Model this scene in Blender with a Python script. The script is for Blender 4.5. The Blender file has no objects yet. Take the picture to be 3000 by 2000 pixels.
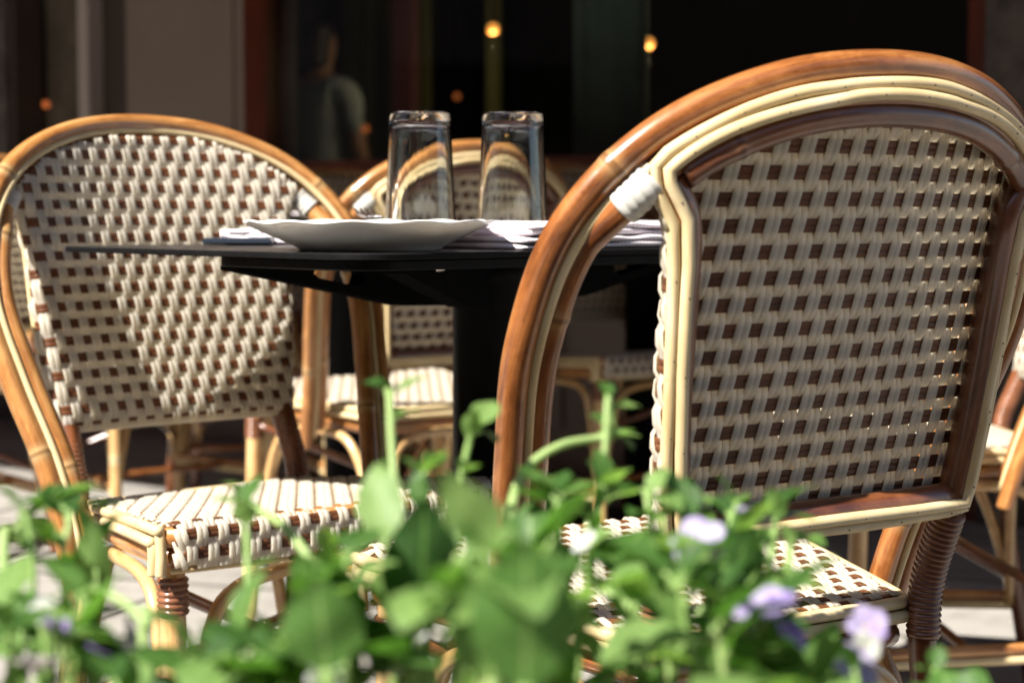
import bpy, bmesh, math, random
import numpy as np
from mathutils import Vector, Matrix
R = math.radians
sc = bpy.context.scene
col = sc.collection
random.seed(7)

# ------------------------------------------------------------------ camera, sky, sun
FPX, HC, YH = 5173.3, 0.7821, 624.1
TILT = math.atan((1000 - YH) / FPX)
cam = bpy.data.cameras.new('camera'); camo = bpy.data.objects.new('camera', cam); col.objects.link(camo)
cam.sensor_width = 36; cam.lens = FPX / 3000 * 36
camo.location = (0, 0, HC); camo.rotation_euler = (math.pi / 2 - TILT, 0, 0)
cam.clip_start = .05; cam.clip_end = 300
cam.dof.use_dof = True; cam.dof.focus_distance = 1.60; cam.dof.aperture_fstop = 5.2; cam.dof.aperture_blades = 7
sc.camera = camo
SUN_AZ = Vector((-.725, -.689)).normalized(); SUN_EL = R(46)
SUN = Vector((SUN_AZ.x * math.cos(SUN_EL), SUN_AZ.y * math.cos(SUN_EL), math.sin(SUN_EL)))
w = bpy.data.worlds.new('World'); sc.world = w; w.use_nodes = True
nt = w.node_tree; bg = nt.nodes['Background']; sky = nt.nodes.new('ShaderNodeTexSky')
sky.sky_type = 'NISHITA'; sky.sun_disc = False; sky.sun_elevation = SUN_EL
sky.sun_rotation = math.atan2(SUN.x, SUN.y)
nt.links.new(sky.outputs[0], bg.inputs[0]); bg.inputs[1].default_value = .07
sl = bpy.data.lights.new('sun', 'SUN'); sl.energy = 5.0; sl.angle = R(.53); sl.color = (1, .95, .87)
so = bpy.data.objects.new('sun', sl); col.objects.link(so)
so.rotation_euler = (-SUN).to_track_quat('-Z', 'Y').to_euler()
sc.view_settings.view_transform = 'Standard'; sc.view_settings.look = 'None'
sc.view_settings.exposure = 1.5; sc.view_settings.gamma = 1
sc.cycles.max_bounces = 12; sc.cycles.transmission_bounces = 12; sc.cycles.transparent_max_bounces = 12

def W(px, py, Y):
    """pixel of the 3000x2000 photograph at ground distance Y -> world point"""
    tx = (px - 1500) / FPX; ty = (1000 - py) / FPX
    c, s = math.cos(TILT), math.sin(TILT)
    dy = c + ty * s; dz = -s + ty * c
    k = Y / dy
    return Vector((tx * k, Y, HC + dz * k))

# ------------------------------------------------------------------ materials
def mat(name):
    m = bpy.data.materials.new(name); m.use_nodes = True
    n = m.node_tree.nodes; b = n['Principled BSDF']
    return m, n, m.node_tree.links, b
def ramp(n, stops):
    r = n.new('ShaderNodeValToRGB'); e = r.color_ramp.elements
    while len(e) < len(stops): e.new(.5)
    for i, (p, c) in enumerate(stops): e[i].position = p; e[i].color = (*c, 1)
    return r
def noise(n, l, vec, scale, detail=4, rough=.6, dist=0):
    t = n.new('ShaderNodeTexNoise'); t.inputs['Scale'].default_value = scale; t.inputs['Detail'].default_value = detail
    t.inputs['Roughness'].default_value = rough; t.inputs['Distortion'].default_value = dist
    if vec: l.new(vec, t.inputs['Vector'])
    return t
def mapping(n, l, src, scale):
    m = n.new('ShaderNodeMapping'); m.inputs['Scale'].default_value = scale; l.new(src, m.inputs['Vector']); return m.outputs[0]
def bump(n, l, h, b, strength, dist):
    u = n.new('ShaderNodeBump'); u.inputs['Strength'].default_value = strength; u.inputs['Distance'].default_value = dist
    l.new(h, u.inputs['Height']); l.new(u.outputs[0], b.inputs['Normal'])

def m_rattan(name, dark, mid, light, rough=.28, coat=.5):
    m, n, l, b = mat(name)
    a = n.new('ShaderNodeAttribute'); a.attribute_name = 'gr'
    v = mapping(n, l, a.outputs['Vector'], (90, 90, 5)); t1 = noise(n, l, v, 1, 5, .65, .6)
    v2 = mapping(n, l, a.outputs['Vector'], (30, 30, 14)); t2 = noise(n, l, v2, 1, 4, .7, .8)
    mx = n.new('ShaderNodeMath'); mx.operation = 'MULTIPLY_ADD'; mx.inputs[1].default_value = .55; l.new(t1.outputs[0], mx.inputs[0])
    mm = n.new('ShaderNodeMath'); mm.operation = 'MULTIPLY'; mm.inputs[1].default_value = .45; l.new(t2.outputs[0], mm.inputs[0]); l.new(mm.outputs[0], mx.inputs[2])
    r = ramp(n, [(.36, dark), (.49, mid), (.62, light)]); l.new(mx.outputs[0], r.inputs[0])
    nd = n.new('ShaderNodeAttribute'); nd.attribute_name = 'nd'
    mix = n.new('ShaderNodeMix'); mix.data_type = 'RGBA'; l.new(nd.outputs['Fac'], mix.inputs[0]); l.new(r.outputs[0], mix.inputs[6])
    mix.inputs[7].default_value = (light[0] * 1.0, light[1] * 1.35, light[2] * 1.8, 1)
    # fine specks
    v3 = mapping(n, l, a.outputs['Vector'], (500, 500, 120)); t3 = noise(n, l, v3, 1, 2)
    r3 = ramp(n, [(.66, (1, 1, 1)), (.74, (.55, .45, .4))]); l.new(t3.outputs[0], r3.inputs[0])
    mu = n.new('ShaderNodeMix'); mu.data_type = 'RGBA'; mu.blend_type = 'MULTIPLY'; mu.inputs[0].default_value = 1
    r4 = ramp(n, [(.58, (1, 1, 1)), (.70, (.50, .42, .36))]); l.new(nd.outputs['Fac'], r4.inputs[0]); m4 = n.new('ShaderNodeMix'); m4.data_type = 'RGBA'; m4.blend_type = 'MULTIPLY'; m4.inputs[0].default_value = 1
    l.new(mix.outputs[2], m4.inputs[6]); l.new(r4.outputs[0], m4.inputs[7])
    l.new(m4.outputs[2], mu.inputs[6]); l.new(r3.outputs[0], mu.inputs[7]); l.new(mu.outputs[2], b.inputs['Base Color'])
    b.inputs['Roughness'].default_value = rough; b.inputs['Coat Weight'].default_value = coat; b.inputs['Coat Roughness'].default_value = .12
    bump(n, l, t1.outputs[0], b, .25, .001)
    return m
M = {}
M['rattan'] = m_rattan('rattan_brown', (.085, .024, .007), (.24, .082, .022), (.40, .170, .052))
M['rattan_honey'] = m_rattan('rattan_honey', (.17, .060, .017), (.34, .145, .042), (.52, .27, .095))
M['rattan_pale'] = m_rattan('rattan_pale', (.38, .20, .075), (.52, .32, .13), (.62, .43, .21))
M['rattan_dark'] = m_rattan('rattan_dark', (.05, .014, .005), (.12, .036, .012), (.22, .075, .026), .33)
def m_reed():
    m, n, l, b = mat('cream_reed')
    a = n.new('ShaderNodeAttribute'); a.attribute_name = 'gr'
    t = noise(n, l, mapping(n, l, a.outputs['Vector'], (60, 60, 14)), 1, 4)
    r = ramp(n, [(.3, (.46, .34, .165)), (.55, (.60, .47, .26)), (.75, (.68, .56, .36))]); l.new(t.outputs[0], r.inputs[0])
    t3 = noise(n, l, mapping(n, l, a.outputs['Vector'], (700, 700, 300)), 1, 1)
    r3 = ramp(n, [(.74, (1, 1, 1)), (.78, (.4, .3, .2))]); l.new(t3.outputs[0], r3.inputs[0])
    mu = n.new('ShaderNodeMix'); mu.data_type = 'RGBA'; mu.blend_type = 'MULTIPLY'; mu.inputs[0].default_value = 1
    l.new(r.outputs[0], mu.inputs[6]); l.new(r3.outputs[0], mu.inputs[7]); l.new(mu.outputs[2], b.inputs['Base Color'])
    b.inputs['Roughness'].default_value = .42; bump(n, l, t.outputs[0], b, .3, .002)
    return m
M['reed'] = m_reed()
def m_plastic(name, c1, c2, rough, trans=0):
    m, n, l, b = mat(name)
    g = n.new('ShaderNodeNewGeometry')
    t = noise(n, l, g.outputs['Position'], 45, 4)
    r = ramp(n, [(.35, c1), (.65, c2)]); l.new(t.outputs[0], r.inputs[0]); l.new(r.outputs[0], b.inputs['Base Color'])
    b.inputs['Roughness'].default_value = rough; b.inputs['IOR'].default_value = 1.48
    if trans:
        tr = n.new('ShaderNodeBsdfTranslucent'); tr.inputs[0].default_value = (.93, .86, .70, 1); ms = n.new('ShaderNodeMixShader')
        ms.inputs[0].default_value = trans; out = n['Material Output']
        l.new(b.outputs[0], ms.inputs[1]); l.new(tr.outputs[0], ms.inputs[2]); l.new(ms.outputs[0], out.inputs[0])
    return m
M['white'] = m_plastic('white_strand', (.70, .675, .61), (.84, .815, .75), .30, .62)
M['brown'] = m_plastic('brown_strand', (.075, .027, .011), (.14, .052, .021), .42); M['brown'].node_tree.nodes['Principled BSDF'].inputs['Specular IOR Level'].default_value = .25
M['wrap'] = m_plastic('shaded_white_strap', (.42, .41, .37), (.54, .525, .48), .4)  # white strap, its shade put into a greyer colour
M['strap'] = m_plastic('brown_strap', (.13, .050, .024), (.21, .085, .042), .25)
M['hole'] = m_plastic('nail_hole', (.05, .03, .02), (.08, .05, .03), .7)
def m_simple(name, c, rough, metal=0, var=.12, scale=30, bmp=0):
    m, n, l, b = mat(name); tc = n.new('ShaderNodeTexCoord')
    t = noise(n, l, tc.outputs['Object'], scale, 5)
    r = ramp(n, [(.3, tuple(x * (1 - var) for x in c)), (.7, tuple(min(1, x * (1 + var)) for x in c))])
    l.new(t.outputs[0], r.inputs[0]); l.new(r.outputs[0], b.inputs['Base Color'])
    b.inputs['Roughness'].default_value = rough; b.inputs['Metallic'].default_value = metal
    if bmp: bump(n, l, t.outputs[0], b, bmp, .002)
    return m
M['matte_black'] = m_simple('matte_black_metal', (.007, .007, .0075), .8); M['matte_black'].node_tree.nodes['Principled BSDF'].inputs['Specular IOR Level'].default_value = 0
M['steel'] = m_simple('steel', (.6, .58, .55), .22, 1)
M['black_metal'] = m_simple('black_metal', (.006, .006, .0065), .48, .0, .3, 60, .1); M['black_metal'].node_tree.nodes['Principled BSDF'].inputs['Specular IOR Level'].default_value = .06
M['porcelain'] = m_simple('porcelain', (.80, .79, .76), .08, 0, .02); 
M['phone'] = m_simple('slate_case', (.022, .030, .045), .35)
def m_tabletop():
    m, n, l, b = mat('speckled_tabletop'); tc = n.new('ShaderNodeTexCoord')
    t = noise(n, l, tc.outputs['Object'], 900, 2); t2 = noise(n, l, tc.outputs['Object'], 14, 4)
    r = ramp(n, [(.45, (.008, .0075, .008)), (.62, (.022, .019, .019)), (.76, (.16, .14, .13))]); l.new(t.outputs[0], r.inputs[0])
    r2 = ramp(n, [(.3, (.28, .28, .28)), (.7, (.42, .42, .42))]); l.new(t2.outputs[0], r2.inputs[0]); l.new(r2.outputs[0], b.inputs['Roughness'])
    l.new(r.outputs[0], b.inputs['Base Color']); b.inputs['Specular IOR Level'].default_value = .3; bump(n, l, t.outputs[0], b, .3, .0005)
    return m
M['tabletop'] = m_tabletop()
def m_glass(name, ior=1.5, col_=(.98, 1, .99)):
    m, n, l, b = mat(name)
    b.inputs['Transmission Weight'].default_value = 1; b.inputs['Roughness'].default_value = 0.0; b.inputs['IOR'].default_value = ior
    b.inputs['Base Color'].default_value = (*col_, 1)
    g = n.new('ShaderNodeNewGeometry'); t = noise(n, l, mapping(n, l, g.outputs['Position'], (70, 70, 22)), 1, 2); bump(n, l, t.outputs[0], b, .15, .0008)
    return m
M['glass'] = m_glass('tumbler_glass')
def m_pane():
    m, n, l, b = mat('window_glass')
    tr = n.new('ShaderNodeBsdfTransparent'); tr.inputs[0].default_value = (.80, .84, .82, 1); gl = n.new('ShaderNodeBsdfGlossy'); gl.inputs['Roughness'].default_value = .01
    fr = n.new('ShaderNodeFresnel'); fr.inputs[0].default_value = 1.45; ms = n.new('ShaderNodeMixShader')
    l.new(fr.outputs[0], ms.inputs[0]); l.new(tr.outputs[0], ms.inputs[1]); l.new(gl.outputs[0], ms.inputs[2]); l.new(ms.outputs[0], n['Material Output'].inputs[0])
    return m
M['pane'] = m_pane()
def m_cloth():
    m, n, l, b = mat('napkin_cloth'); tc = n.new('ShaderNodeTexCoord')
    wv = n.new('ShaderNodeTexWave'); wv.inputs['Scale'].default_value = 55; wv.bands_direction = 'X'; l.new(tc.outputs['Object'], wv.inputs['Vector'])
    r = ramp(n, [(.3, (.62, .54, .58)), (.8, (.76, .72, .74))]); l.new(wv.outputs[0], r.inputs[0]); l.new(r.outputs[0], b.inputs['Base Color'])
    b.inputs['Roughness'].default_value = .85; b.inputs['Sheen Weight'].default_value = .2
    wn = n.new('ShaderNodeTexWave'); wn.inputs['Scale'].default_value = 160; l.new(tc.outputs['Object'], wn.inputs['Vector']); bump(n, l, wn.outputs[0], b, .2, .0006)
    return m
M['cloth'] = m_cloth()
def m_leaf(name, c1, c2, c3, tr_=.38):
    m, n, l, b = mat(name); g = n.new('ShaderNodeNewGeometry'); oi = n.new('ShaderNodeAttribute'); oi.attribute_name = 'lf'
    t = noise(n, l, g.outputs['Position'], 60, 3)
    ad = n.new('ShaderNodeMath'); ad.operation = 'MULTIPLY_ADD'; ad.inputs[1].default_value = .4; l.new(t.outputs[0], ad.inputs[0])
    mu = n.new('ShaderNodeMath'); mu.operation = 'MULTIPLY'; mu.inputs[1].default_value = .6; l.new(oi.outputs['Fac'], mu.inputs[0]); l.new(mu.outputs[0], ad.inputs[2])
    r = ramp(n, [(.15, c1), (.5, c2), (.85, c3)])
    at = n.new('ShaderNodeAttribute'); at.attribute_name = 'gr'; sp = n.new('ShaderNodeSeparateXYZ'); l.new(at.outputs['Vector'], sp.inputs[0])
    ab = n.new('ShaderNodeMath'); ab.operation = 'ABSOLUTE'; l.new(sp.outputs[0], ab.inputs[0])
    vv = n.new('ShaderNodeMath'); vv.operation = 'MULTIPLY_ADD'; vv.inputs[1].default_value = -.30; l.new(ab.outputs[0], vv.inputs[0]); l.new(sp.outputs[1], vv.inputs[2])
    vs_ = n.new('ShaderNodeMath'); vs_.operation = 'MULTIPLY'; vs_.inputs[1].default_value = 46; l.new(vv.outputs[0], vs_.inputs[0])
    sn = n.new('ShaderNodeMath'); sn.operation = 'SINE'; l.new(vs_.outputs[0], sn.inputs[0])
    rv = ramp(n, [(.80, (0, 0, 0)), (1, (.16, .16, .16))]); l.new(sn.outputs[0], rv.inputs[0]); rm = ramp(n, [(.0, (.4, .4, .4)), (.09, (0, 0, 0))]); l.new(ab.outputs[0], rm.inputs[0])
    a2 = n.new('ShaderNodeMath'); a2.operation = 'ADD'; l.new(rv.outputs[0], a2.inputs[0]); l.new(rm.outputs[0], a2.inputs[1])
    a3 = n.new('ShaderNodeMath'); a3.operation = 'ADD'; l.new(ad.outputs[0], a3.inputs[0]); l.new(a2.outputs[0], a3.inputs[1])
    l.new(a3.outputs[0], r.inputs[0]); l.new(r.outputs[0], b.inputs['Base Color']); bump(n, l, a2.outputs[0], b, .5, .0006)
    b.inputs['Roughness'].default_value = .5; b.inputs['Specular IOR Level'].default_value = .35
    tb = n.new('ShaderNodeBsdfTranslucent'); hs = n.new('ShaderNodeMix'); hs.data_type = 'RGBA'; hs.blend_type = 'MULTIPLY'; hs.inputs[0].default_value = 1
    l.new(r.outputs[0], hs.inputs[6]); hs.inputs[7].default_value = (1.5, 1.7, .8, 1); l.new(hs.outputs[2], tb.inputs[0])
    ms = n.new('ShaderNodeMixShader'); ms.inputs[0].default_value = tr_; l.new(b.outputs[0], ms.inputs[1]); l.new(tb.outputs[0], ms.inputs[2]); l.new(ms.outputs[0], n['Material Output'].inputs[0])
    return m
M['leaf'] = m_leaf('leaf_green', (.020, .058, .012), (.070, .158, .030), (.20, .31, .095), .45)
M['stem'] = m_leaf('stem_green', (.16, .27, .07), (.24, .36, .11), (.33, .43, .17), .25)
M['lilac'] = m_leaf('petal_lilac', (.28, .20, .50), (.40, .32, .62), (.56, .49, .72), .5)
M['petal_white'] = m_leaf('petal_white', (.56, .53, .60), (.64, .62, .68), (.72, .71, .74), .5)
M['petal_purple'] = m_leaf('petal_purple', (.22, .12, .44), (.34, .23, .58), (.46, .36, .68), .5)
def m_paving():
    m, n, l, b = mat('paving_stone'); tc = n.new('ShaderNodeTexCoord')
    mp = n.new('ShaderNodeMapping'); mp.inputs['Rotation'].default_value = (0, 0, R(18)); l.new(tc.outputs['Object'], mp.inputs['Vector'])
    bk = n.new('ShaderNodeTexBrick'); bk.inputs['Scale'].default_value = 1; bk.inputs['Mortar Size'].default_value = .010
    bk.inputs['Brick Width'].default_value = .9; bk.inputs['Row Height'].default_value = .55; bk.inputs['Color1'].default_value = (.25, .235, .215, 1)
    bk.inputs['Color2'].default_value = (.31, .29, .265, 1); bk.inputs['Mortar'].default_value = (.09, .08, .07, 1); l.new(mp.outputs[0], bk.inputs['Vector'])
    t = noise(n, l, tc.outputs['Object'], 9, 8, .7); r = ramp(n, [(.3, (.62, .61, .59)), (.5, (.9, .9, .9)), (.7, (1, 1, 1))]); l.new(t.outputs[0], r.inputs[0])
    mu = n.new('ShaderNodeMix'); mu.data_type = 'RGBA'; mu.blend_type = 'MULTIPLY'; mu.inputs[0].default_value = 1
    l.new(bk.outputs[0], mu.inputs[6]); l.new(r.outputs[0], mu.inputs[7]); l.new(mu.outputs[2], b.inputs['Base Color'])
    b.inputs['Roughness'].default_value = .8; bump(n, l, t.outputs[0], b, .4, .004)
    return m
M['paving'] = m_paving()
M['taupe'] = m_simple('taupe_paint', (.27, .21, .172), .5, 0, .06, 3)
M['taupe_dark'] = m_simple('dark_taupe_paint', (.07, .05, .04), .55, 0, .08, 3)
M['taupe_light'] = m_simple('light_taupe_trim', (.50, .43, .39), .45, 0, .04, 3)
M['redwood'] = m_simple('red_brown_frame', (.11, .022, .008), .35, 0, .2, 8)
def m_granite():
    m, n, l, b = mat('mottled_granite'); g = n.new('ShaderNodeNewGeometry')
    t = noise(n, l, g.outputs['Position'], 14, 6, .75); r = ramp(n, [(.35, (.05, .042, .035)), (.5, (.095, .08, .07)), (.65, (.14, .12, .105))])
    l.new(t.outputs[0], r.inputs[0]); l.new(r.outputs[0], b.inputs['Base Color']); b.inputs['Roughness'].default_value = .6
    return m
M['granite'] = m_granite(); M['brick'] = m_simple('dark_brick', (.10, .055, .04), .8, 0, .3, 4)
M['dark_wall'] = m_simple('dark_plaster', (.035, .030, .028), .8, 0, .3, 3)
M['olive'] = m_simple('olive_panel', (.17, .175, .07), .6, 0, .15, 4)
M['greygreen'] = m_simple('grey_green_curtain', (.46, .55, .50), .8, 0, .12, 6)
M['wine'] = m_simple('wine_panel', (.24, .10, .11), .6)
M['awning'] = m_simple('awning_canvas', (.10, .025, .02), .85)
M['soil'] = m_simple('soil', (.05, .033, .02), .95, 0, .4, 60, 1)
M['pollen'] = m_simple('pollen', (.55, .38, .05), .7); M['box'] = m_simple('planter_wood', (.10, .07, .05), .6, 0, .2, 12)
M['window_fill'] = m_simple('dark_window_fill', (.13, .105, .075), .9, 0, .3, 9)
M['skin'] = m_simple('skin', (.45, .26, .18), .5); M['hair'] = m_simple('dark_hair', (.012, .009, .008), .5)
M['shirt'] = m_simple('pale_shirt', (.40, .47, .50), .85); M['trousers'] = m_simple('dark_trousers', (.02, .02, .025), .85)
def m_emit(name, c, s):
    m, n, l, b = mat(name); b.inputs['Emission Color'].default_value = (*c, 1); b.inputs['Emission Strength'].default_value = s; b.inputs['Base Color'].default_value = (*c, 1)
    return m
M['bulb'] = m_emit('bulb_warm', (1, .36, .07), .8); M['lamp_reflection'] = m_emit('lamp_reflection', (1, .25, .06), .14)  # the dim one is a glow for lamp reflections in the glass

# ------------------------------------------------------------------ mesh building
class MB:
    def __init__(s): s.v = []; s.f = []; s.m = []; s.g = []; s.nd = []; s.lf = []
    def add(s, vs, fs, mi=0, g=None, nd=None, lf=0.):
        o = len(s.v); s.v += [tuple(x) for x in vs]; s.f += [tuple(i + o for i in f) for f in fs]; s.m += [mi] * len(fs)
        s.g += (g if g is not None else [tuple(x) for x in vs]); s.nd += (nd if nd is not None else [0.] * len(vs)); s.lf += [lf] * len(vs)
    def build(s, name, mats, parent=None, smooth=True, link=True):
        me = bpy.data.meshes.new(name); me.from_pydata(s.v, [], s.f); me.update()
        if not isinstance(mats, (list, tuple)): mats = [mats]
        for m in mats: me.materials.append(m)
        me.polygons.foreach_set('material_index', s.m)
        if smooth: me.polygons.foreach_set('use_smooth', [True] * len(s.f))
        a = me.attributes.new('gr', 'FLOAT_VECTOR', 'POINT'); a.data.foreach_set('vector', np.array(s.g, 'f').ravel())
        a = me.attributes.new('nd', 'FLOAT', 'POINT'); a.data.foreach_set('value', np.array(s.nd, 'f'))
        a = me.attributes.new('lf', 'FLOAT', 'POINT'); a.data.foreach_set('value', np.array(s.lf, 'f'))
        o = bpy.data.objects.new(name, me); col.objects.link(o)
        if parent: o.parent = parent
        return o
def arr(x): return np.array(x, float)
def nrm(a): return a / (np.linalg.norm(a, axis=-1, keepdims=True) + 1e-12)
def cat(P, n=8, closed=False):
    P = arr(P); k = len(P); out = []
    for i in range(k if closed else k - 1):
        if closed: a, b, c, d = P[(i - 1) % k], P[i], P[(i + 1) % k], P[(i + 2) % k]
        else: a, b, c, d = P[max(i - 1, 0)], P[i], P[i + 1], P[min(i + 2, k - 1)]
        for t in np.linspace(0, 1, n, endpoint=False):
            out.append(.5 * (2 * b + (c - a) * t + (2 * a - 5 * b + 4 * c - d) * t * t + (-a + 3 * b - 3 * c + d) * t ** 3))
    if not closed: out.append(P[-1])
    return arr(out)
_seed = [0]
def tube(mb, P, r, seg=12, closed=False, mi=0, caps=True, nodes=(), lf=0., sx=1.):
    P = arr(P); n = len(P); r = np.full(n, r, float) if np.isscalar(r) else arr(r).copy()
    T = np.zeros_like(P)
    if closed: T = nrm(np.roll(P, -1, 0) - np.roll(P, 1, 0))
    else: T[1:-1] = P[2:] - P[:-2]; T[0] = P[1] - P[0]; T[-1] = P[-1] - P[-2]; T = nrm(T)
    L = np.concatenate([[0], np.cumsum(np.linalg.norm(P[1:] - P[:-1], axis=1))])
    nd = np.zeros(n)
    for c in nodes:
        q = np.exp(-((L - c * L[-1]) / .004) ** 2); r = r * (1 + .09 * q); nd = np.maximum(nd, .75 * np.exp(-((L - c * L[-1]) / .008) ** 2))
    u = np.cross(T[0], (0, 0, 1)); 
    if np.linalg.norm(u) < .1: u = np.cross(T[0], (0, 1, 0))
    u = u / np.linalg.norm(u); U = []
    for i in range(n):
        u = u - T[i] * (u @ T[i]); u = u / np.linalg.norm(u); U.append(u.copy())
    U = arr(U); V = np.cross(T, U)
    if closed:  # undo twist
        u2 = U[-1] - T[0] * (U[-1] @ T[0]); ang = math.atan2(u2 @ V[0], u2 @ U[0])
        for i in range(n):
            a = -ang * i / n; c, s = math.cos(a), math.sin(a); U[i], V[i] = U[i] * c + V[i] * s, V[i] * c - U[i] * s
    th = np.linspace(0, 2 * np.pi, seg, endpoint=False); _seed[0] += 1; off = (_seed[0] * 7.31) % 50
    vs = []; g = []
    for i in range(n):
        ring = P[i] + r[i] * (np.outer(np.cos(th), U[i]) * sx + np.outer(np.sin(th), V[i])); vs += list(ring)
        g += [(math.cos(t) * r[i] + off, math.sin(t) * r[i], L[min(i, len(L) - 1)] + off) for t in th]
    fs = []
    for i in range(n if closed else n - 1):
        a = i * seg; b = ((i + 1) % n) * seg
        for k in range(seg): k2 = (k + 1) % seg; fs.append((a + k, a + k2, b + k2, b + k))
    if not closed and caps: fs.append(tuple(range(seg - 1, -1, -1))); fs.append(tuple(range((n - 1) * seg, n * seg)))
    mb.add(vs, fs, mi, g, list(np.repeat(nd, seg)), lf)
def box(mb, c, d, mi=0, rot=0, bev=0):
    bm = bmesh.new(); bmesh.ops.create_cube(bm, size=1); bmesh.ops.scale(bm, vec=d, verts=bm.verts)
    if bev: bmesh.ops.bevel(bm, geom=bm.edges[:], offset=bev, segments=2, affect='EDGES')
    bmesh.ops.transform(bm, matrix=Matrix.Translation(c) @ Matrix.Rotation(rot, 4, 'Z'), verts=bm.verts)
    bm.verts.index_update(); mb.add([v.co[:] for v in bm.verts], [[v.index for v in f.verts] for f in bm.faces], mi); bm.free()
def lathe(mb, prof, seg=64, mi=0, fz=None, c=(0, 0, 0), close=True):
    vs = []; n = len(prof)
    for i, (r, z) in enumerate(prof):
        for k in range(seg):
            t = 2 * math.pi * k / seg; rr, zz = (fz(r, z, t, i) if fz else (r, z))
            vs.append((c[0] + rr * math.cos(t), c[1] + rr * math.sin(t), c[2] + zz))
    fs = [(i * seg + k, i * seg + (k + 1) % seg, (i + 1) * seg + (k + 1) % seg, (i + 1) * seg + k) for i in range(n - 1) for k in range(seg)]
    if close: fs.append(tuple(range(seg - 1, -1, -1))); fs.append(tuple(range((n - 1) * seg, n * seg)))
    mb.add(vs, fs, mi)
def tag(o, label=None, cat_=None, group=None, kind=None):
    if label: o['label'] = label
    if cat_: o['category'] = cat_
    if group: o['group'] = group
    if kind: o['kind'] = kind
    return o
def empty(name, loc, rz=0):
    o = bpy.data.objects.new(name, None); col.objects.link(o); o.location = loc; o.rotation_euler = (0, 0, rz); o.empty_display_size = .1; return o
def copy_tree(o, parent=None):
    c = o.copy(); col.objects.link(c); c.parent = parent
    for ch in list(o.children): copy_tree(ch, c)
    return c

# ------------------------------------------------------------------ setting: ground, facade
g = MB(); g.add([(-40, -12, 0), (40, -12, 0), (40, 60, 0), (-40, 60, 0)], [(0, 1, 2, 3)])
gr_ = g.build('pavement', M['paving'], smooth=False); gr_['kind'] = 'structure'
E_ = arr((.81, -.585)); E_ /= np.linalg.norm(E_); NF = arr((-E_[1] * -1, -E_[0])); NF = arr((E_[1], -E_[0]))   # toward the camera
F0 = arr((-.90, 6.05)); FANG = math.atan2(E_[1], E_[0])
def ft(px, off=0.):
    """coordinate along the facade where the ray through photo column px crosses the plane off metres in front of it"""
    k = (px - 1500) / FPX; p = F0 + NF * off
    return (k * p[1] - p[0]) / (E_[0] - k * E_[1])
def fbox(mb, t0, t1, z0, z1, w0, w1, mi=0):
    c = F0 + E_ * (t0 + t1) / 2 + NF * (w0 + w1) / 2
    box(mb, (c[0], c[1], (z0 + z1) / 2), (t1 - t0, abs(w1 - w0), z1 - z0), mi, FANG)
def fpt(t, w_, z): c = F0 + E_ * t + NF * w_; return (c[0], c[1], z)
H = 3.2
WT0, WT1 = ft(790), ft(2862); LT0, LT1 = ft(75), ft(283)
root = empty('cafe_facade', fpt(0, 0, 0)); tag(root, 'brown painted cafe front with wide dark window and stone pier', 'building')
inv = Matrix.Translation(-Vector(root.location))
def fpart(name, m, boxes, parent=None):
    mb = MB()
    for b_ in boxes: fbox(mb, *b_)
    mb.v = [tuple(Vector(v) - root.location) for v in mb.v]
    return mb.build(name, m, parent or root, smooth=False)
fpart('pilaster', M['taupe'], [(ft(385), ft(728), 0, H, -.25, .008), (ft(415), ft(700), .5, H - .3, .008, .018)])
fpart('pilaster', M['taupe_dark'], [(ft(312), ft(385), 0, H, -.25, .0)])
fpart('trim_strip', M['taupe_light'], [(ft(284), ft(312), 0, H, -.1, .07)])
fpart('base_panel', M['taupe'], [(WT0, WT1, 0, .86, -.15, .02), (LT0, LT1, 0, .5, -.15, .02)] + [(WT0 + .1 + i * .62, WT0 + .1 + i * .62 + .5, .14, .72, .02, .035) for i in range(5)])
fpart('header', M['taupe_dark'], [(LT0 - 2, WT1 + 2, H, H + .9, -.3, .05)])
wf = fpart('window_frame', M['redwood'], [(ft(728), WT0, 0, H, -.12, .012), (WT1, ft(2915), 0, H, -.12, .09), (WT0, WT1, .86, .95, -.12, .075)])
fpart('pane', M['pane'], [(WT0, WT1, .95, H, -.035, -.027)], wf)
wf2 = fpart('window_frame', M['taupe_dark'], [(LT0 - .03, LT0, .5, H, -.1, .03), (LT0, LT1, .5, .56, -.1, .03)])
fpart('interior_wall', M['dark_wall'], [(LT0 - 2.2, WT1 + 2.2, 0, H, -4.2, -4.0), (LT0 - 2.3, LT0 - 2.2, 0, H, -4, -.3), (WT1 + 2.2, WT1 + 2.3, 0, H, -4, -.3), (LT0 - 2.2, WT1 + 2.2, H - .02, H + .06, -4, -.3), (LT0 - 2.2, WT1 + 2.2, .004, .03, -4, -.3)])
fpart('stone_pier', M['granite'], [(LT0 - 2.2, LT0 - .03, 0, H, -.3, .05)]); fpart('stone_pier', M['granite'], [(ft(2915), WT1 + 2.6, 0, H, -.3, .10)])
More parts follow.
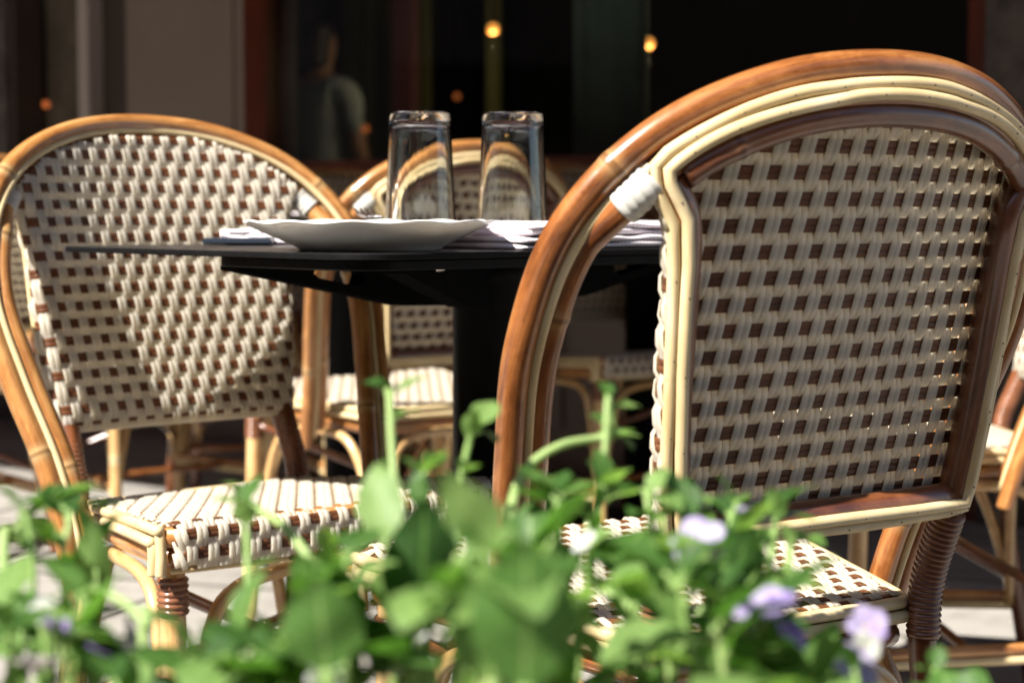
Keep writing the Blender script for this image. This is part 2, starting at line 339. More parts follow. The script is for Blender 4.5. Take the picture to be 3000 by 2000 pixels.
# things inside the cafe
def inside(name, m, px0, px1, z0, z1, wd, label, c, th=.05):
    mb = MB(); fbox(mb, ft(px0, wd), ft(px1, wd), z0, z1, wd, wd - th)
    o = mb.build(name, m, smooth=False); tag(o, label, c); return o
def m_dim(o): return o
inside('wall_panel', M['olive'], 1000, 1135, .03, 3.0, -2.6, 'tall olive panel behind the figure in the cafe window', 'panel')
inside('door_frame', M['olive'], 1222, 1248, .03, 3.0, -2.2, 'narrow olive door post left of the brighter lamp', 'post')
inside('door_frame', M['olive'], 1425, 1450, .03, 3.0, -2.2, 'narrow olive door post below the brighter left lamp', 'post')
inside('room_divider', M['olive'], 1250, 1423, .6, 1.02, -2.2, 'low olive divider between two narrow door posts', 'divider')
inside('wall_panel', M['wine'], 1150, 1210, .03, 3.0, -2.0, 'dull wine coloured panel left of the door posts', 'panel')
tag(inside('curtain', M['window_fill'], 70, 290, .57, 3.1, -.12, 'dark brown sheet standing in for the narrow window glass on the far left', 'curtain'))  # added sheet in place of the dark reflecting window pane
# curtain with folds
cu = MB(); t0, t1 = ft(1690, -.9), ft(1880, -.9); n_ = 60; vs = []
for i in range(n_ + 1):
    t = t0 + (t1 - t0) * i / n_; ww = -.9 + .03 * math.sin(i * .9) + .012 * math.sin(i * 2.3)
    for w__ in (ww, ww - .012): vs += [fpt(t, w__, .05), fpt(t, w__, 3.1)]
fs = []
for i in range(n_):
    a = i * 4; b_ = a + 4; fs += [(a, b_, b_ + 1, a + 1), (a + 2, a + 3, b_ + 3, b_ + 2), (a, a + 2, b_ + 2, b_), (a + 1, b_ + 1, b_ + 3, a + 3)]
fs += [(0, 1, 3, 2), (n_ * 4, n_ * 4 + 2, n_ * 4 + 3, n_ * 4 + 1)]
cu.add(vs, fs); tag(cu.build('curtain', M['greygreen']), 'grey green curtain hanging behind the wide cafe window', 'curtain')
def pendant(px, py, wd, rad, bright, label):  # dim ones are added glows where the window only mirrors lamps
    t = ft(px, wd); p = fpt(t, wd, 0); z = W(px, py, p[1]).z
    r_ = empty('lamp_or_reflection', (p[0], p[1], z)); tag(r_, label, 'lamp', 'warm lamps inside the cafe')
    mb = MB(); lathe(mb, [(rad * math.sin(a) + 1e-4, -rad * math.cos(a)) for a in np.linspace(.02, math.pi - .3, 12)], 20); mb.build('bulb', M['bulb' if bright else 'lamp_reflection'], r_)
    mb = MB(); lathe(mb, [(rad * .35, rad * .9), (rad * .5, rad * 1.0), (rad * .45, rad * 2), (.006, rad * 2.3), (.004, H - z - .03)], 16); mb.build('lamp_cord', M['black_metal'], r_)
    if not bright: return
    ld = bpy.data.lights.new('lamp_light', 'POINT'); ld.energy = 1.6 if bright else .2; ld.color = (1, .72, .42); ld.shadow_soft_size = .002
    lo = bpy.data.objects.new('lamp_light', ld); col.objects.link(lo); lo.parent = r_; lo.location = (0, 0, -rad - .05)
pendant(1445, 85, -1.6, .022, True, 'bright warm hanging lamp above the two upturned glasses')
pendant(1897, 127, -1.4, .020, True, 'bright warm hanging lamp beside the grey green curtain')
pendant(1340, 283, -2.6, .016, False, 'dim orange glow standing in for a lamp reflection between the two glasses')
pendant(1072, 378, -1.2, .016, False, 'dim orange glow standing in for a lamp reflection right of the figure')
pendant(145, 306, -.06, .014, False, 'dim orange glow standing in for a lamp reflection on the far left')
# houses across the street, seen in reflections
def far_house(x, y, dx, dy, h, label, m):
    r_ = empty('town_house', (x, y, 0)); tag(r_, label, 'building'); mb = MB(); box(mb, (0, 0, h / 2), (dx, dy, h)); mb.build('wall', m, r_, smooth=False)
    mb = MB(); lng = max(dx, dy); k = int(lng / 2.2)
    for i in range(0, k, 3):
        for z in np.arange(1.6, h - 1, 3.1):
            c = -lng / 2 + (i + .5) * lng / k; mb = MB()
            if dx > dy: box(mb, (c, dy / 2 + .01, z), (2.1, .04, 1.7))
            else: box(mb, (dx / 2 + .01, c, z), (.04, 2.1, 1.7))
            mb.build('window', M['black_metal'], r_, smooth=False)
    mb = MB(); box(mb, (0, 0, h + .2), (dx + .5, dy + .5, .4)); mb.build('roof', M['taupe_dark'], r_, smooth=False)
far_house(-17, 10, 6, 60, 12.5, 'dark brick row of houses across the street to the left', M['brick']); far_house(8, -17, 56, 6, 12, 'dark brick row of houses behind the terrace', M['brick'])
# awning over the front
aw = empty('awning', fpt(0, 0, 0)); tag(aw, 'dark red canvas awning over the cafe front', 'awning')
def apart(name, m, bl):
    mb = MB()
    for b_ in bl: fbox(mb, *b_)
    mb.v = [tuple(Vector(v) - aw.location) for v in mb.v]; mb.build(name, m, aw, smooth=False)
apart('canvas', M['awning'], [(-4.2, 5.5, 2.72, 2.74, .06, 3.27), (-4.2, 5.5, 2.5, 2.74, 3.272, 3.282)])
apart('bracket', M['black_metal'], [(-4.0 + i * 3.1, -3.96 + i * 3.1, 2.66, 2.70,   .06, 3.26) for i in range(4)])
# figure behind the window
def skin_obj(name, joints, edges, m, parent, sub=1):
    me = bpy.data.meshes.new(name); me.from_pydata([j[:3] for j in joints], edges, []); o = bpy.data.objects.new(name, me); col.objects.link(o)
    sk = o.modifiers.new('skin', 'SKIN'); sk.use_smooth_shade = True; me.skin_vertices or me.skin_vertices
    for i, j in enumerate(joints): me.skin_vertices[0].data[i].radius = (j[3], j[4] if len(j) > 4 else j[3])
    me.skin_vertices[0].data[0].use_root = True
    ss = o.modifiers.new('sub', 'SUBSURF'); ss.levels = sub; ss.render_levels = sub + 1; me.materials.append(m); o.parent = parent; return o
pt = fpt(ft(940, -1.5), -1.5, .03); per = empty('person', pt, R(-35)); tag(per, 'standing person with dark hair and pale shirt behind the cafe window', 'person')
J = [(0, 0, .86, .13, .10), (0, .01, 1.0, .12, .09), (0, 0, 1.18, .15, .095), (0, 0, 1.30, .10, .07), (0, 0, 1.37, .048), (0, .01, 1.44, .066, .075), (0, .01, 1.52, .072, .085), (0, .01, 1.575, .045, .05),
     (.17, 0, 1.28, .05), (.21, .02, 1.02, .038), (.19, .12, .84, .028), (.18, .16, .78, .03), (-.17, 0, 1.28, .05), (-.21, .02, 1.02, .038), (-.19, .12, .84, .028), (-.18, .16, .78, .03),
     (.09, 0, .78, .085), (.10, .02, .44, .058), (.10, -.01, .09, .04), (.10, .10, .03, .035), (-.09, 0, .78, .085), (-.10, .02, .44, .058), (-.10, -.01, .09, .04), (-.10, .10, .03, .035)]
skin_obj('body', J, [(0, 1), (1, 2), (2, 3), (3, 4), (4, 5), (5, 6), (6, 7), (3, 8), (8, 9), (9, 10), (10, 11), (3, 12), (12, 13), (13, 14), (14, 15), (0, 16), (16, 17), (17, 18), (18, 19), (0, 20), (20, 21), (21, 22), (22, 23)], M['skin'], per)
skin_obj('shirt', [(0, 0, .88, .145, .115), (0, .01, 1.0, .135, .105), (0, 0, 1.18, .165, .11), (0, 0, 1.305, .11, .08), (.175, 0, 1.28, .062), (.205, .015, 1.08, .052), (-.175, 0, 1.28, .062), (-.205, .015, 1.08, .052)], [(0, 1), (1, 2), (2, 3), (3, 4), (4, 5), (3, 6), (6, 7)], M['shirt'], per)
skin_obj('trousers', [(0, 0, .88, .14, .11), (.092, 0, .77, .098), (.10, .02, .44, .072), (.10, -.01, .12, .055), (-.092, 0, .77, .098), (-.10, .02, .44, .072), (-.10, -.01, .12, .055)], [(0, 1), (1, 2), (2, 3), (0, 4), (4, 5), (5, 6)], M['trousers'], per)
skin_obj('hair', [(0, -.02, 1.47, .07, .07), (0, -.01, 1.55, .082, .088), (0, -.01, 1.605, .05, .055), (0, -.045, 1.38, .06, .04)], [(0, 1), (1, 2), (0, 3)], M['hair'], per)

# ------------------------------------------------------------------ rattan chair
HP = [(0, -.1263, .8978), (.1079, -.1115, .8853), (.1991, -.0793, .8434), (.2559, -.039, .7733), (.2738, -.0052, .6824), (.2595, .0338, .585), (.2369, .0766, .4807), (.2249, .1113, .3628)]
HP = [(-a, b, c) for a, b, c in HP[:0:-1]] + HP
HC_ = cat(HP, 12)
def offs(P, d):  # offset inwards in the (u,z) plane, d>0 inwards
    T = np.gradient(P, axis=0); t = nrm(T[:, [0, 2]]); nrm2 = np.stack([t[:, 1], -t[:, 0]], 1)
    Q = P.copy(); Q[:, 0] += nrm2[:, 0] * d; Q[:, 2] += nrm2[:, 1] * d; return Q
def pan_y(u, z): return -(.0400 + .1405 * (z - .519)) - (.006 + .030 * min(1, max(0, (z - .52) / .35))) * (1 - (u / .2) ** 2)
ZS = .812
inner = offs(HC_, .0245)
for q in inner:
    if q[2] > .76:
        k = min(1, (q[2] - .76) / .04); q[1] = q[1] * (1 - k) + pan_y(q[0], q[2]) * k
top = [q for q in inner if q[2] > ZS]
PU = [(.1557, .532), (.1640, .60), (.1685, .66), (.1725, .745), (.1770, .780)]
OUT = PU + [(top[-1][0] - .002, ZS - .006)] + [(q[0], q[2]) for q in top[::-1]]
OUT += [(-top[-1][0] + .002, ZS - .006)] + [(-a, b) for a, b in PU[::-1]]
def dens(O, n=.012):
    out = []; k = len(O)
    for i in range(k):
        a, b = arr(O[i]), arr(O[(i + 1) % k]); m = max(1, int(np.linalg.norm(b - a) / n))
        out += [a + (b - a) * j / m for j in range(m)]
    return arr(out)
OD = dens(OUT)       # counter-clockwise seen from +y side? fixed below by centroid test
def frame2(OD):
    c = OD.mean(0); T = np.roll(OD, -1, 0) - np.roll(OD, 1, 0); T = nrm(T); N = np.stack([T[:, 1], -T[:, 0]], 1)
    if ((OD - c) * N).sum() < 0: N = -N
    return N
ON = frame2(OD)
def sdist(OD, a, b):
    A = OD; B = np.roll(OD, -1, 0); AB = B - A; p = arr((a, b)); t = np.clip(((p - A) * AB).sum(1) / (AB * AB).sum(1), 0, 1); C = A + AB * t[:, None]
    d = np.linalg.norm(p - C, axis=1); i = int(d.argmin())
    # winding
    ins = False; x1, y1, x2, y2 = A[:, 0], A[:, 1], B[:, 0], B[:, 1]
    cond = ((y1 > b) != (y2 > b)); xi = (x2 - x1) * (b - y1) / np.where(y2 == y1, 1e-9, y2 - y1) + x1
    ins = bool((cond & (a < xi)).sum() % 2)
    c = C[i]; n = (p - c); l = np.linalg.norm(n); n = n / l if l > 1e-7 else arr((0, 1))
    return (-d[i], c, -n) if ins else (d[i], c, n)
def weave(mb, surf, dmaxf, OD, arange, brange, p=.0126, q=.0208, lean=.162, A=.0030, hw=.0034, hh=.0014, R0=.0145, jit=.0004):
    rng = random.Random(3)
    def emit(pts, hw, hh, mi):
        if len(pts) < 3: return
        P = arr([x[0] for x in pts]); N = nrm(arr([x[1] for x in pts])); T = np.gradient(P, axis=0); T = nrm(T); S = nrm(np.cross(T, N)); N = np.cross(S, T)
        vs = []; cx = arr((1, .72, 0, -.72, -1, -.9, 0, .9)); cy = arr((.1, .72, 1, .72, .1, -.42, -.55, -.42))
        for i in range(len(P)):
            vs += list(P[i] + np.outer(cx, S[i]) * hw + np.outer(cy, N[i]) * hh)
        fs = [(i * 8 + k, i * 8 + (k + 1) % 8, (i + 1) * 8 + (k + 1) % 8, (i + 1) * 8 + k) for i in range(len(P) - 1) for k in range(8)]
        fs += [tuple(range(7, -1, -1)), tuple(range((len(P) - 1) * 8, len(P) * 8))]
        mb.add(vs, fs, mi)
    a0, a1 = arange; b0, b1 = brange; bm_ = (b0 + b1) / 2
    nj = int((a1 - a0 + lean * (b1 - b0)) / p) + 4
    for j in range(-2, nj):
        for s in (-1, 1):
            run = []; jj = rng.uniform(-jit, jit)
            for i in range(int((b1 - b0) / q * 4) + 1):
                b = b0 + i * q / 4; a = a0 - lean * (b1 - b0) / 2 + j * p + s * p * .262 + lean * (b - bm_) + jj
                h = A * math.cos(math.pi * (b - b0) / q + math.pi * j)
                h = max(-1, min(1, 1.9 * h / A)); h = .0026 * h if h > 0 else .0008 * h; x = surf(a, b, h)
                if x is None: emit(run, hw, hh, 0); run = []
                else: run.append(x)
            emit(run, hw, hh, 0)
    for k in range(int((b1 - b0) / q) + 1):
        for s in (-1, 1):
            run = []; b = b0 + k * q + s * .0028
            for i in range(int((a1 - a0) / .006) + 1):
                a = a0 + i * .006
                ph = (a - (a0 - lean * (b1 - b0) / 2) - lean * (b - bm_)) / p
                x = surf(a, b, .0007 - .0002 * math.cos(math.pi * (ph - k)))
                if x is None: emit(run, .0029, .0007, 1); run = []
                else: run.append(x)
            emit(run, .0029, .0007, 1)
def roll_surf(OD, base, R0, dmaxf):
    def f(a, b, h):
        d, c, n = sdist(OD, a, b)
        if d <= 0:
            P, N, U, V = base(a, b); return (P + N * (R0 + h), N)
        if d > dmaxf(c, n): return None
        P, N, U, V = base(c[0], c[1]); e = nrm(U * n[0] + V * n[1]); ph = min(d / R0, math.pi / 2); ext = max(0, d - R0 * math.pi / 2)
        nn = e * math.sin(ph) + N * math.cos(ph); return (P + nn * (R0 + h) - N * ext, nn)
    return f
def pan_base(a, b):
    e = 1e-3; P = arr((a, pan_y(a, b), b)); U = arr((2 * e, pan_y(a + e, b) - pan_y(a - e, b), 0)); V = arr((0, pan_y(a, b + e) - pan_y(a, b - e), 2 * e))
    N = -np.cross(U, V); N = nrm(N); return P, N if N[1] > 0 else -N, nrm(U), nrm(V)
RS0 = .0145
def pan_dmax(c, n):
    if n[1] > .25 and c[1] > ZS - .01: return .010
    if n[1] < -.7: return .030
    return RS0 * math.pi / 2 + .010
def loop3(off, back, jx=.0007):
    """closed loop round the backrest frame, pushed outwards by off and to the back by back"""
    out = []; n = len(OD)
    for i in range(n):
        c = OD[i]; P, N, U, V = pan_base(c[0], c[1]); e = nrm(U * ON[i][0] + V * ON[i][1])
        out.append(P + e * (off + jx * math.sin(i * .37 + off * 900)) - N * (back + jx * math.cos(i * .29)))
    return arr(out)
def wrap_r(r0, length, pitch, amp, n=6):
    k = int(length / pitch * n); return k, [r0 + amp * abs(math.sin(math.pi * i / n)) for i in range(k + 1)]
def lin(P, Q, k): P, Q = arr(P), arr(Q); return [P + (Q - P) * i / k for i in range(k + 1)]
def resamp(P, k):
    P = arr(P); L = np.concatenate([[0], np.cumsum(np.linalg.norm(P[1:] - P[:-1], axis=1))]); x = np.linspace(0, L[-1], k + 1); return np.stack([np.interp(x, L, P[:, i]) for i in range(3)], 1)

SO = [(.140, .014), (.226, .330), (.223, .338), (.216, .341), (0, .346), (-.216, .341), (-.223, .338), (-.226, .330), (-.140, .014)]
SD = dens(SO[::-1], .01); SN = frame2(SD)
def seat_z(b): return .4362 + .0766 * b - RS0
def seat_base(a, b):
    dip = .004 * (1 - min(1, abs(a) / .2) ** 2); P = arr((a, b, seat_z(b) - dip)); N = nrm(arr((0, -.0766, 1))); return P, N, arr((1, 0, 0)), nrm(arr((0, 1, .0766)))
def seat_dmax(c, n): return RS0 * math.pi / 2 + .034 if (n[1] > .85 and c[1] > .3) else .010

def make_chair():
    root = empty('bistro_chair', (0, 0, 0))
    P = lambda name, mb, m, par=root, **k: mb.build(name, m, par, **k)
    # backrest
    mb = MB(); weave(mb, roll_surf(OD, pan_base, RS0, pan_dmax), pan_dmax, OD, (-.246, .246), (.4985, .90)); P('backrest', mb, [M['white'], M['brown']])
    mb = MB()
    for s in (1, -1):
        pst = [arr((s * u, pan_y(u, z), z)) for u, z in PU + [(.192, .806)]]; tube(mb, cat(pst, 8), .0135, 14)
    tube(mb, [arr((u, pan_y(u, .532), .532)) for u in np.linspace(-.1557, .1557, 16)], .0125, 14)
    ar = []
    for i in range(len(OD)):
        if OD[i][1] > ZS - .012 and abs(OD[i][0]) < .192:
            c = OD[i] - ON[i] * .0125; Pq, Nq, _, _ = pan_base(c[0], c[1]); ar.append(Pq - Nq * .0060)
    ar.sort(key=lambda q: q[0]); tube(mb, resamp(ar, 90), .0105, 14, nodes=(.12, .9))
    P('backrest_frame', mb, M['rattan_dark'])
    mb = MB(); tube(mb, [arr((u, pan_y(u, .52) + .0055, .5195)) for u in np.linspace(-.160, .160, 20)], .0062, 10); P('edge_wrap', mb, M['white'])
    mb = MB(); tube(mb, loop3(.0115, .0090), .0052, 10, True); tube(mb, loop3(.0022, .0135), .0052, 10, True)
    for k, (off, bk) in enumerate(((.0115, .0090), (.0022, .0135))):
        Lp = loop3(off, bk); 
        for i in range(k, len(Lp), 5):
            _, N, _, _ = pan_base(*OD[i]); c = Lp[i] - N * .0050; lathe_pts = [c - N * .0004 + arr((math.cos(t) * .0008, 0, math.sin(t) * .0008)) for t in np.linspace(0, 6.283, 8, endpoint=False)]
            mb.add(lathe_pts + [c + N * .001 + arr((math.cos(t) * .0008, 0, math.sin(t) * .0008)) for t in np.linspace(0, 6.283, 8, endpoint=False)], [tuple(range(8)), tuple(range(15, 7, -1))] + [(j, 8 + j, 8 + (j + 1) % 8, (j + 1) % 8) for j in range(8)], 1)
    P('back_binding', mb, [M['reed'], M['hole']])
    # hoop: outer pole, inner pole, reeds in the groove
    mb = MB(); tube(mb, resamp(HC_, 320), .0122, 18, nodes=(.10, .33, .66, .90)); hoop = P('hoop_pole', mb, M['rattan'])
    mb = MB(); tube(mb, resamp(inner[4:-4], 300), .0122, 18, nodes=(.10, .24, .72, .93)); P('hoop_pole', mb, M['rattan'])
    mid = offs(HC_, .0122); mb = MB(); dn = arr((0, .915, .40))
    tube(mb, resamp(mid[3:-3] + dn * .0085, 140), .0042, 10)
    ks = [i for i in range(len(mid)) if mid[i][2] < ZS + .012]; h = len(mid) // 2
    for idx in ([i for i in ks if i < h][3:], [i for i in ks if i > h][:-3]): tube(mb, resamp(mid[idx] - dn * .0085, 60), .0042, 10)
    P('hoop_reed', mb, M['reed'])
    for s in (1, -1):
        ids = [i for i in range(len(inner)) if inner[i][2] < ZS - .003 and inner[i][2] > ZS - .032 and inner[i][0] * s > 0]
        k, rr = wrap_r(.0142, .034, .0070, .0009); mb = MB(); tube(mb, resamp(inner[ids], k), rr, 16, sx=1.0); P('shoulder_wrap', mb, M['wrap'])
        if s < 0: continue
        mb = MB(); c = HC_[(int(len(HC_) * .75) if s > 0 else int(len(HC_) * .25))]
        lathe(mb, [(.0001, -.0006), (.0045, -.0006), (.0052, .0012), (.0035, .0020), (.0008, .0012)], 14)
        q = arr(mb.v); mb.v = [tuple(c + arr((x, -.0118 - z, y))) for x, y, z in q]; P('screw', mb, M['steel'])
    # seat
    mb = MB(); weave(mb, roll_surf(SD, seat_base, RS0, seat_dmax), seat_dmax, SD, (-.262, .262), (.008, .41), lean=.06); P('seat', mb, [M['white'], M['brown']])
    mb = MB()
    ring = [arr((SD[i][0], SD[i][1], seat_z(SD[i][1]))) for i in range(len(SD))]; tube(mb, ring, .0125, 12, True)
    ring2 = [arr((SD[i][0] * .975, SD[i][1] * .955 + .001, seat_z(SD[i][1]) - .024)) for i in range(len(SD))]; tube(mb, ring2, .0128, 14, True)
    P('seat_frame', mb, M['rattan'])
    mb = MB()
    def sb(off, dz, inset):
        pts = []
        cs = [(-.226, .322), (-.140, .014), (.140, .014), (.226, .322)]
        o = off
        path = [(-.226 - o, .335 - inset, -.040), (-.226 - o, .337 - inset, -.020), (-.226 - o, .334 - inset, dz - .003), (-.2255 - o, .322 - inset, dz), (-.183 - o, .168, dz), (-.147 - o, .030, dz), (-.139 - o * .6, .014 - o * .8, dz), (-.12, .013 - o, dz), (0, .012 - o, dz + .0005)]
        path += [(-a, b, c) for a, b, c in path[-2::-1]]
        return [arr((a, b, seat_z(b) + c)) for a, b, c in cat(path, 7)]
    tube(mb, sb(.0125, .0075, .0), .0060, 10); tube(mb, sb(.0150, -.0045, .012), .0060, 10)
    tube(mb, [arr((a, .3535 - .02 * (a / .226) ** 2, seat_z(.34) - .0375)) for a in np.linspace(-.225, .225, 24)], .0035, 8)
    P('seat_binding', mb, M['reed'])
    # legs
    for s in (1, -1):
        mb = MB(); tube(mb, cat([(s * .1557, pan_y(.1557, .535), .535), (s * .159, -.014, .45), (s * .159, -.010, .38), (s * .163, -.036, .2), (s * .172, -.075, 0)], 9), .0130, 14, nodes=(.45, .8)); lg = P('leg', mb, M['rattan_dark'])
        pth = cat([(s * .1557, pan_y(.1557, .518), .518), (s * .159, -.014, .45), (s * .159, -.010, .398)], 12); k, rr = wrap_r(.0142, .125, .0056, .0018); mb = MB(); tube(mb, resamp(pth, k), rr, 16); P('leg_wrap', mb, M['strap'], lg)
        mb = MB(); lathe(mb, [(.0001, 0), (.0045, 0), (.0050, .0012), (.0032, .0020), (.0006, .001)], 14); q = arr(mb.v); mb.v = [tuple(arr((s * .160, -.0235, .378)) + arr((x, -z, y))) for x, y, z in q]; P('screw', mb, M['steel'], lg)
        mb = MB(); tube(mb, resamp([(s * .213, .314, .425), (s * .217, .322, .2), (s * .222, .330, 0)], 30), .0138, 14, nodes=(.5,)); lg = P('leg', mb, M['rattan_pale'])
        k, rr = wrap_r(.0150, .040, .0066, .0022); mb = MB(); tube(mb, resamp([(s * .2135, .3155, .400), (s * .214, .317, .360)], k), rr, 16); P('leg_wrap', mb, M['strap'], lg)
        mb = MB(); tube(mb, cat([(s * .218, .318, .10), (s * .205, .27, .31), (s * .195, .23, .375), (s * .18, .14, .388), (s * .168, .06, .375), (s * .163, .01, .30), (s * .166, -.035, .16)], 7), .0085, 10); P('brace', mb, M['rattan_pale'])
        mb = MB(); tube(mb, resamp([(s * .219, .326, .150), (s * .168, -.045, .150)], 24), .0085, 10); tube(mb, resamp([(s * .219, .326, .134), (s * .169, -.045, .134)], 24), .0070, 10, mi=1); P('stretcher', mb, [M['rattan_honey'], M['reed']])
    for (y, x0, zz) in ((.320, .215, .0), (-.03, .162, .0)):
        mb = MB(); tube(mb, cat([(-x0, y, .14), (-x0 * .8, y - .01 * np.sign(y), .31), (-x0 * .6, y - .015 * np.sign(y), .375), (0, y - .02 * np.sign(y), .388), (x0 * .6, y - .015 * np.sign(y), .375), (x0 * .8, y - .01 * np.sign(y), .31), (x0, y, .14)], 7), .0085, 10); P('brace', mb, M['rattan_pale'])
    mb = MB(); tube(mb, resamp([(-.192, .14, .143), (.192, .14, .143)], 20), .009, 10); P('stretcher', mb, M['rattan'])
    mb = MB(); tube(mb, resamp([(-.214, .31, .385), (.160, -.02, .19)], 20), .0075, 10); tube(mb, resamp([(.214, .31, .385), (-.160, -.02, .205)], 20), .0075, 10); P('cross_brace', mb, M['rattan_dark'])
    return root
chair0 = make_chair()
GC = 'rattan bistro chairs on the terrace'
def chair(x, y, rz, label, first=False):
    c = chair0 if first else copy_tree(chair0)
    c.location = (x, y, 0); c.rotation_euler = (0, 0, rz); tag(c, label, 'chair', GC)
    if not first:
        for ch in c.children:
            if ch.name.split('.')[0] in ('hoop_pole', 'seat_frame'): ch.material_slots[0].link = 'OBJECT'; ch.material_slots[0].material = M['rattan_honey']
    return c
chair(.2347, 1.5072, .5659, 'nearest rattan chair seen from behind, its checkered back filling the right', True)
chair(-.3991, 2.2166, math.pi + .7038, 'rattan chair facing the camera behind the left corner of the black table')
chair(-.125, 3.20, .66, 'rattan chair seen from behind between and beyond the two upturned glasses')
chair(.80, 2.72, math.pi / 2 + .05, 'rattan chair at the right edge with sunlit seat, pale brace and rails')
chair(.19, 4.35, math.pi + .62, 'shaded rattan chair glimpsed through the arm hoop of the nearest chair')
chair(-1.22, 3.95, .85, 'rattan chair seen from behind at the far left edge beyond the left chair')
chair(-.72, 4.95, math.pi + .2, 'farthest rattan chair standing just under the edge of the awning shade')
chair(-.98, 4.45, math.pi + .75, 'rattan chair mostly hidden behind the left chair with pale rail showing below')
chair(-.42, 4.75, math.pi + .5, 'distant rattan chair whose legs show under the left chair backrest')
chair(-.95, 2.0, .35, 'dark rattan chair cut off by the left edge of the picture')

# ------------------------------------------------------------------ tables
TB = arr((-.1472, 1.6949)); TM = arr((math.sin(.8058), math.cos(.8058))); TN = arr((-TM[1], TM[0])); TANG = math.atan2(TM[1], TM[0])
def rrect(x0, x1, y0, y1, r, k=8):
    out = []
    for cx, cy, a0 in ((x1 - r, y1 - r, 0), (x0 + r, y1 - r, 90), (x0 + r, y0 + r, 180), (x1 - r, y0 + r, 270)):
        out += [(cx + r * math.cos(R(a0 + 90 * i / k)), cy + r * math.sin(R(a0 + 90 * i / k))) for i in range(k + 1)]
    return out
def slab(mb, poly, z0, z1, bev=.0015, mi=0, me_=None):
    poly = arr(poly); c = poly.mean(0); n = len(poly)
    def ins(d): 
        T = nrm(np.roll(poly, -1, 0) - np.roll(poly, 1, 0)); N = np.stack([T[:, 1], -T[:, 0]], 1); return poly - N * d
    rings = [(ins(bev), z0), (poly, z0 + bev), (poly, z1 - bev), (ins(bev), z1)]
    vs = [(p[0], p[1], z) for q, z in rings for p in q]; fs = [(i * n + k, i * n + (k + 1) % n, (i + 1) * n + (k + 1) % n, (i + 1) * n + k) for i in range(3) for k in range(n)]
    fs += [tuple(range(n - 1, -1, -1)), tuple(range(3 * n, 4 * n))]; mb.add(vs, fs, mi)
    if me_ is not None: mb.m[-len(fs):] = [me_] * (len(fs) - 1) + [mi]
def make_table(L2=.90, ab=.584, ht=.7426):
    t = empty('bistro_table', (0, 0, 0)); cx, cy = L2 / 2, ab / 2
    mb = MB(); slab(mb, rrect(0, L2, 0, ab, .045), ht - .0065, ht, .0012, 0, 1); mb.build('tabletop', [M['tabletop'], M['black_metal']], t, smooth=False)
    mb = MB(); slab(mb, rrect(.012, L2 - .012, .010, .278, .045), ht - .0175, ht - .0067, .0015); mb.build('under_panel', M['black_metal'], t, smooth=False)
    mb = MB(); lathe(mb, [(.050, .02), (.050, ht - .05), (.056, ht - .05), (.056, ht - .0178)], 40, c=(cx, cy, 0)); mb.build('pole', M['black_metal'], t)
    mb = MB(); lathe(mb, [(.215, 0), (.22, .006), (.21, .014), (.07, .028), (.05, .03)], 48, c=(cx, cy, 0)); mb.build('base', M['black_metal'], t)
    for ex, ey in ((.030, .262), (.09, .055), (L2 - .03, ab - .262), (L2 - .09, ab - .055)):
        d = arr((ex - cx, ey - cy)); Ld = np.linalg.norm(d); d /= Ld; s = arr((-d[1], d[0])); zt = ht - .0178
        # side profile of the arm: (along from the pole, z), with a slot
        outer = [(.045, zt), (Ld, zt), (Ld, zt - .004), (.17, zt - .052), (.045, zt - .056)]
        hole = [(.232, zt - .003), (.229, zt - .014), (.233, zt - .024), (.243, zt - .0265), (.300, zt - .0155), (.308, zt - .010), (.304, zt - .003)]
        bm = bmesh.new(); 
        def loop(pts): 
            vs = [bm.verts.new((a, 0, z)) for a, z in pts]; return [bm.edges.new((vs[i], vs[(i + 1) % len(vs)])) for i in range(len(vs))]
        ed = loop(outer)
        if ey > .1 and ey < ab - .1: ed += loop(hole[::-1])
        bmesh.ops.triangle_fill(bm, use_beauty=True, edges=ed)
        r_ = bmesh.ops.extrude_face_region(bm, geom=bm.faces[:]); bmesh.ops.translate(bm, vec=(0, .024, 0), verts=[v for v in r_['geom'] if isinstance(v, bmesh.types.BMVert)])
        bmesh.ops.recalc_face_normals(bm, faces=bm.faces[:]); bm.verts.index_update()
        mb = MB(); vs = []
        for v in bm.verts: q = arr((cx, cy)) + d * v.co.x + s * (v.co.y - .012); vs.append((q[0], q[1], v.co.z))
        mb.add(vs, [[v.index for v in f.verts] for f in bm.faces]); bm.free()
        arm = mb.build('arm', M['matte_black'], t, smooth=False)
        mb = MB(); q = arr((cx, cy)) + d * (Ld - .10) + s * .020; lathe(mb, [(.0075, 0), (.0072, -.003), (.004, -.0045), (.0002, -.0045)], 14, c=(q[0], q[1], zt - .0005)); q = arr((cx, cy)) + d * (Ld - .10) - s * .020; lathe(mb, [(.0075, 0), (.0072, -.003), (.004, -.0045), (.0002, -.0045)], 14, c=(q[0], q[1], zt - .0005)); mb.build('screw', M['steel'], arm)
    return t
tb = make_table(); tb.location = (TB[0], TB[1], 0); tb.rotation_euler = (0, 0, TANG); tag(tb, 'near black table laid with a plate, napkins and two upturned glasses', 'table', 'black pedestal tables')
HT = .7426
for (x, y, lab) in ((-.50, 3.48, 'far black table between two rattan chairs left of the glasses'), (.21, 3.88, 'far black table whose dark pole shows past the nearest chair hoop')):
    t2 = copy_tree(tb); t2.location = (x, y, 0); tag(t2, lab, 'table', 'black pedestal tables')
def T(m, n, z=0): q = TB + TM * m + TN * n; return Vector((q[0], q[1], HT + z))
